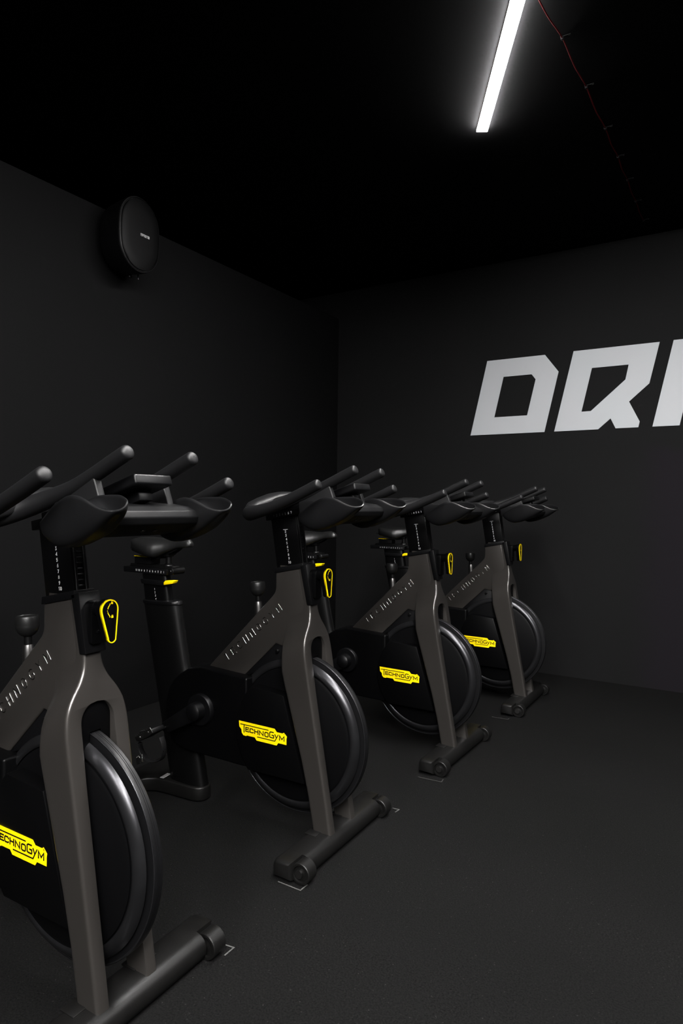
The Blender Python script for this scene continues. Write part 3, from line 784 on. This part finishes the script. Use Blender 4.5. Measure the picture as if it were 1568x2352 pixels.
    bm = bmesh.new(); A = tear(.0245, .0125, c0, c1); Bq = tear(.0217, .0100, c0, c1)
    va = [bm.verts.new((-.0812, *p)) for p in A]; vb = [bm.verts.new((-.0812, *p)) for p in Bq]; vc = [bm.verts.new((-.0885, *p)) for p in A]; n_ = len(A)
    vd = [bm.verts.new((-.083, *p)) for p in Bq]
    for i in range(n_):
        j = (i+1) % n_
        bm.faces.new((va[i], va[j], vb[j], vb[i])); bm.faces.new((va[i], va[j], vc[j], vc[i])); bm.faces.new((vb[i], vb[j], vd[j], vd[i]))
    rimo = finish('lever_rim', bm, YELLOW, lev, angle=40, merge=False); rimo['label'] = 'yellow outline of the black lever'
    bm = bmesh.new(); pf = lambda a, c, h: (-.0819+h, a, c)
    cx, cz = .006, .944
    arc = lambda a0, a1: [(cx+.0165*math.cos(R(a0+(a1-a0)*k/5)), cz+.0165*math.sin(R(a0+(a1-a0)*k/5))) for k in range(6)]
    strokes(bm, [arc(165, 128), arc(195, 232)], .0018, pf, .0003)
    box(bm, -.0819, -.0816, -.0122, -.0102, .9425, .9445)
    for (qx, qz) in ((.002, .9615), (.003, .9285)):
        box(bm, -.0819, -.0816, qx-.0028, qx+.0028, qz-.0028, qz+.0012)
        strokes(bm, [[(qx-.0016, qz+.001), (qx-.0016, qz+.0035), (qx+.0016, qz+.0035), (qx+.0016, qz+(.001 if qz < .95 else .0025))]], .0009, pf, .0003)
    for (qx, qz, s_) in ((-.0035, .9578, 1), (-.0035, .9302, -1)):
        v = [bm.verts.new(pf(*p, .0003)) for p in ((qx-.0025, qz-.0022*s_*0), (qx+.0022, qz+.0012*s_), (qx-.0012, qz-.0030*s_*-1))]
        bm.faces.new(v)
    finish('lock_symbols', bm, YELLOW, lev, merge=False)

    # ---- resistance knob
    bm = bmesh.new()
    ax = Vector((.05, 0, 1)).normalized(); kb = Vector((-.409, 0, .80))
    def lath_dir(bm, prof, o, d, n=32):
        q = Vector((0, 0, 1)).rotation_difference(d).to_matrix(); rings = []
        for a, r in prof:
            r = max(r, 1e-5); rings.append([tuple(Vector(o)+q @ Vector((r*math.cos(2*math.pi*k/n), r*math.sin(2*math.pi*k/n), a))) for k in range(n)])
        ring_loft(bm, rings)
    kd = Vector((-.06, 0, 1)).normalized(); ko = Vector((-.399, 0, .80))
    lath_dir(bm, [(.046, .0), (.046, .010), (.050, .017), (.057, .0235), (.066, .0278), (.074, .0293), (.0755, .0290), (.077, .0293), (.094, .0285), (.0985, .0270), (.1005, .0235), (.099, .0225), (.098, .010), (.098, 0)], ko, kd)
    knob = finish('resistance_knob', bm, SADDLEM, t, angle=40)
    bm = bmesh.new(); lath_dir(bm, [(.024, 0), (.024, .0098), (.050, .0098), (.050, 0)], ko, kd); finish('knob_neck', bm, STEEL_BLK, knob)
    bm = bmesh.new(); lath_dir(bm, [(-.03, 0), (-.03, .0150), (.006, .0150), (.022, .0128), (.025, .0118), (.025, 0)], ko, kd); finish('knob_base', bm, STEEL, knob)

    # ---- handlebar
    bm = bmesh.new()
    # the fore and aft slide below the bars, leaning with the post
    sl_m = Matrix.Translation((-.24, 0, 1.166)) @ Matrix.Rotation(R(-10.5), 4, 'Y')
    box(bm, -.108, .125, -.0295, .0295, -.012, .012, bev=.002, mtx=sl_m)
    box(bm, -.075, .10, -.022, .022, .010, .028, bev=.003, mtx=sl_m)
    fs = finish('handlebar_slide', bm, POSTM, t)
    bm = bmesh.new(); lines = []
    for k in range(7):
        s_ = str(k+1); lines += place(word(s_, .0048, .0075, 0), (-.310+.0130*k, 1.1490+.0024*k), (1, .185), (-.185, 1))
    strokes(bm, lines, .0014, lambda a, c, h: (a, -.0296-h, c), .0003)
    finish('slide_numerals', bm, WHITE, fs, merge=False)
    for qx, qz in ((-.146, 1.206), (-.138, 1.198)):
        bm = bmesh.new(); lathe(bm, [(-.031, 0), (-.031, .0022), (-.029, .003), (-.02, .003)], (qx, 0, qz-.012), 'y', 10); finish('slide_screw', bm, CHROME, fs)
    # continuous bar each side: outer grip, rear bend, forward horn
    bm = bmesh.new()
    for s_ in (-1, 1):
        path = [(.036, .265, 1.2595), (-.02, .265, 1.2350), (-.09, .265, 1.206), (-.155, .262, 1.184), (-.21, .252, 1.172), (-.255, .232, 1.166), (-.278, .198, 1.167), (-.272, .160, 1.176), (-.235, .125, 1.193), (-.175, .105, 1.214), (-.10, .098, 1.238), (-.03, .096, 1.268), (.03, .096, 1.295), (.070, .096, 1.3125)]
        rad = [.0172, .0172, .0172, .0190, .0225, .0255, .0265, .0262, .0245, .0215, .0185, .0172, .0170, .0170]
        tube(bm, [(x, s_*y, z) for x, y, z in path], rad, 20, smooth=5, ends='round')
        # flat rest between the outer bend and the centre
        rings = []
        for y, xc, hw, zc, th in [(.0, -.256, .044, 1.2185, .0245), (.05, -.257, .044, 1.218, .0245), (.10, -.261, .042, 1.211, .0250), (.15, -.267, .037, 1.197, .0255), (.20, -.270, .031, 1.181, .0255), (.235, -.258, .022, 1.172, .020)]:
            r = []
            for k in range(20):
                a = 2*math.pi*k/20; c, q = math.cos(a), math.sin(a)
                r.append((xc+hw*math.copysign(abs(c)**.75, c), s_*y, zc+th*math.copysign(abs(q)**.75, q)))
            rings.append(r)
        ring_loft(bm, rings)
    bars = finish('handlebar', bm, RUBBER, t, angle=55)
    # centre crossbar below the console
    bm = bmesh.new()
    cs_ = [(-.13, 1.150), (-.135, 1.205), (-.10, 1.214), (.0, 1.206), (.045, 1.200), (.066, 1.190), (.073, 1.176), (.066, 1.160), (.02, 1.140), (-.06, 1.128)]
    prism(bm, rounded(cs_, .008, 4), -.122, .122, bev=.003, ang=60)
    cbm = finish('crossbar', bm, BARM, bars, angle=50)
    for yy in (-.018, .018):
        bm = bmesh.new(); lath_dir(bm, [(-.004, 0), (-.004, .006), (.0015, .006), (.0025, .004), (.0025, 0)], (.034, yy, 1.1455), Vector((.38, 0, -.9)).normalized(), 12)
        finish('crossbar_screw', bm, STEEL, cbm)
    # webs joining the horns to the crossbar
    for s_ in (-1, 1):
        bm = bmesh.new(); prism(bm, rounded([(-.15, 1.225), (-.10, 1.235), (-.024, 1.270), (-.014, 1.250), (.006, 1.198), (.004, 1.15), (-.13, 1.15)], [.005]*7, 3), s_*.088, s_*.108, bev=.005, seg=3, ang=40)
        finish('horn_web', bm, RUBBER, bars, angle=50)
    # scooped hand rests
    RIMC = [(-.096, -.020, 1.158), (-.088, -.031, 1.163), (-.060, -.037, 1.181), (-.030, -.041, 1.200), (0, -.042, 1.214), (.018, -.042, 1.219), (.036, -.042, 1.2195), (.056, -.042, 1.216), (.076, -.041, 1.208), (.097, -.039, 1.1985), (.116, -.036, 1.193), (.134, -.030, 1.191), (.144, -.020, 1.193), (.1455, -.008, 1.199),
            (.140, .003, 1.206), (.131, .012, 1.211), (.116, .021, 1.216), (.098, .029, 1.2195), (.080, .036, 1.2215), (.060, .040, 1.222), (.035, .042, 1.2215), (0, .043, 1.219), (-.03, .043, 1.208), (-.06, .042, 1.195), (-.085, .036, 1.178), (-.096, .021, 1.165), (-.099, .001, 1.160)]
    KEEL = [(-.105, 1.150), (-.098, 1.146), (-.086, 1.134), (-.062, 1.118), (-.034, 1.111), (.002, 1.118), (.038, 1.131), (.073, 1.147), (.100, 1.165), (.116, 1.178), (.125, 1.186)]
    FLO = [(-.11, 1.152), (-.09, 1.168), (-.06, 1.186), (-.03, 1.203), (-.01, 1.209), (.01, 1.206), (.025, 1.196), (.045, 1.182), (.07, 1.172), (.095, 1.173), (.115, 1.182), (.13, 1.190)]
    for s_ in (-1, 1):
        bm = bmesh.new(); yc = .156
        rc = [Vector((*p, 0)) for p in RIMC]; rc = rc+[rc[0]]
        fine = cat4(rc, 3)[:-1]
        yc = .156; rings = []
        def ring_at(v, inner):
            out = []
            for p in fine:
                x, y, z = p[0], p[1], p[2]
                th = .0060 if inner else 0.0
                dx, dy = x-.02, y; L3 = max(1e-4, math.hypot(max(0, x-.10), dy))
                if inner: y -= dy/L3*th; x -= (max(0, x-.10))/L3*th
                a = v*math.pi/2
                xk = min(.124, x*.90-.003)
                zk = lerp_tab(FLO, xk) if inner else lerp_tab(KEEL, xk)
                if inner: zk = min(zk, z-.0005)
                cy = max(0.0, math.cos(a))**(.42); q = math.sin(a)
                out.append((x+(xk-x)*(1-math.cos(a)), s_*yc+.002*v+y*cy, z-(z-zk)*q**(.95 if not inner else .85)))
            return out
        for v in (1.0, .96, .9, .82, .72, .6, .48, .36, .24, .12, .04, 0.0): rings.append(ring_at(v, False))
        top = [(x*.5+xi*.5, y*.5+yi*.5, max(z, zi)+.0022) for (x, y, z), (xi, yi, zi) in zip(ring_at(0, False), ring_at(0, True))]
        rings.append(top)
        for v in (0.0, .06, .15, .28, .42, .56, .7, .82, .92, 1.0): rings.append(ring_at(v, True))
        ring_loft(bm, rings)
        hr = finish('hand_rest', bm, REST, bars, angle=60)
        bm = bmesh.new(); y0 = s_*(yc+.0400) if s_ > 0 else -(yc+.0400)
        tube(bm, [(.056, s_*.156-.0375, 1.184), (.066, s_*.156-.0365, 1.180), (.077, s_*.156-.0355, 1.1785)], [.0022, .0030, .0022], 8, ends='round')
        finish('slit_highlight', bm, CLIPM, bars)  # paler raised sliver standing in for the bright glint of a slit
    # console
    bm = bmesh.new()
    # box tilted towards the rider: front end at x .05
    cm = Matrix.Translation((-.012, 0, 1.238)) @ Matrix.Rotation(R(-17), 4, 'Y')
    box(bm, -.075, .066, -.055, .055, -.009, .016, bev=.005, seg=3, mtx=cm)
    con = finish('console', bm, BLACKPL, t)
    bm = bmesh.new(); box(bm, -.066, .055, -.047, .047, .0158, .0168, bev=.0004, seg=1, mtx=cm); finish('display', bm, COVER, con)
    bm = bmesh.new(); box(bm, -.02, .03, -.02, .02, -.035, -.006, bev=.003, mtx=cm); finish('console_mount', bm, BLACKPL, con)
    return t

def copy_tree(o, parent=None):
    c = o.copy(); C.objects.link(c)
    if parent is not None: c.parent = parent
    for ch in children.get(o, []): copy_tree(ch, c)
    return c
GRP = 'row of indoor cycles along the left wall'
BIKES = [((-1.1804, 1.0271, 0), .0118, 'grey and black indoor cycle nearest the camera, partly cut off by the left edge'),
         ((-1.1695, 1.9616, 0), .0099, 'grey and black indoor cycle, second from the camera, its pedal showing'),
         ((-1.1152, 2.9635, 0), -.019, 'grey and black indoor cycle, third from the camera along the left wall'),
         ((-1.0678, 3.965, 0), -.0058, 'grey and black indoor cycle farthest away, next to the lettered back wall')]
ADJ = {0: (.007, -.010), 2: (-.042, -.006), 3: (-.040, -.010)}
proto = make_bike(BIKES[1][2], BIKES[1][0], BIKES[1][1], GRP)
allobj = list(C.objects); children = {}
for o_ in allobj:
    if o_.parent is not None: children.setdefault(o_.parent, []).append(o_)
for i in (0, 2, 3):
    loc, rz, lab = BIKES[i]
    c = copy_tree(proto); c.location = loc; c.rotation_euler = (0, 0, rz); c['label'] = lab
    dx, dz = ADJ[i]
    for ch in c.children:   # bars set one notch differently on each bike
        if ch.name.split('.')[0] in ('handlebar', 'console'): ch.location = (dx, 0, dz)
        elif ch.name.split('.')[0] in ('handlebar_slide',) and i == 0: ch.location = (0, 0, dz)
# ------------------------------------------------------------------ chalk corner marks on the floor
CHALK2 = mat('fainter chalk line', (0.032, 0.032, 0.031), 0.95, 0, 0.1, var=0.8, vscale=160)  # darker copy of the chalk colour for the two farthest marks
def mark(lines, label, m=CHALK):
    bm = bmesh.new(); strokes(bm, lines, .0042, lambda a, c, h: (a, c, .0002+h), .0006)
    o = finish('floor_mark', bm, m, merge=False); tag(o, label, 'floor mark', 'chalk corner marks around the bike feet')
mark([[(-1.151, 1.310), (-1.1505, 1.345), (-1.176, 1.3413)]], 'small white chalk corner mark beside the far roller of the nearest bike')
mark([[(-1.236, 1.6564), (-1.1502, 1.6556), (-1.1493, 1.6913)]], 'white chalk corner mark before the near roller of the bike with its pedal showing')
mark([[(-1.1365, 2.2785), (-1.133, 2.3046), (-1.1596, 2.3024)]], 'tiny white chalk corner mark at the far roller of the second bike')
mark([[(-1.2009, 2.6287), (-1.0941, 2.6356), (-1.0985, 2.6655)]], 'faint chalk corner mark before the near roller of the third bike', CHALK2)
mark([[(-1.1963, 3.6112), (-1.1068, 3.6154), (-1.1061, 3.6378)]], 'faintest chalk corner mark before the near foot of the farthest bike', CHALK2)
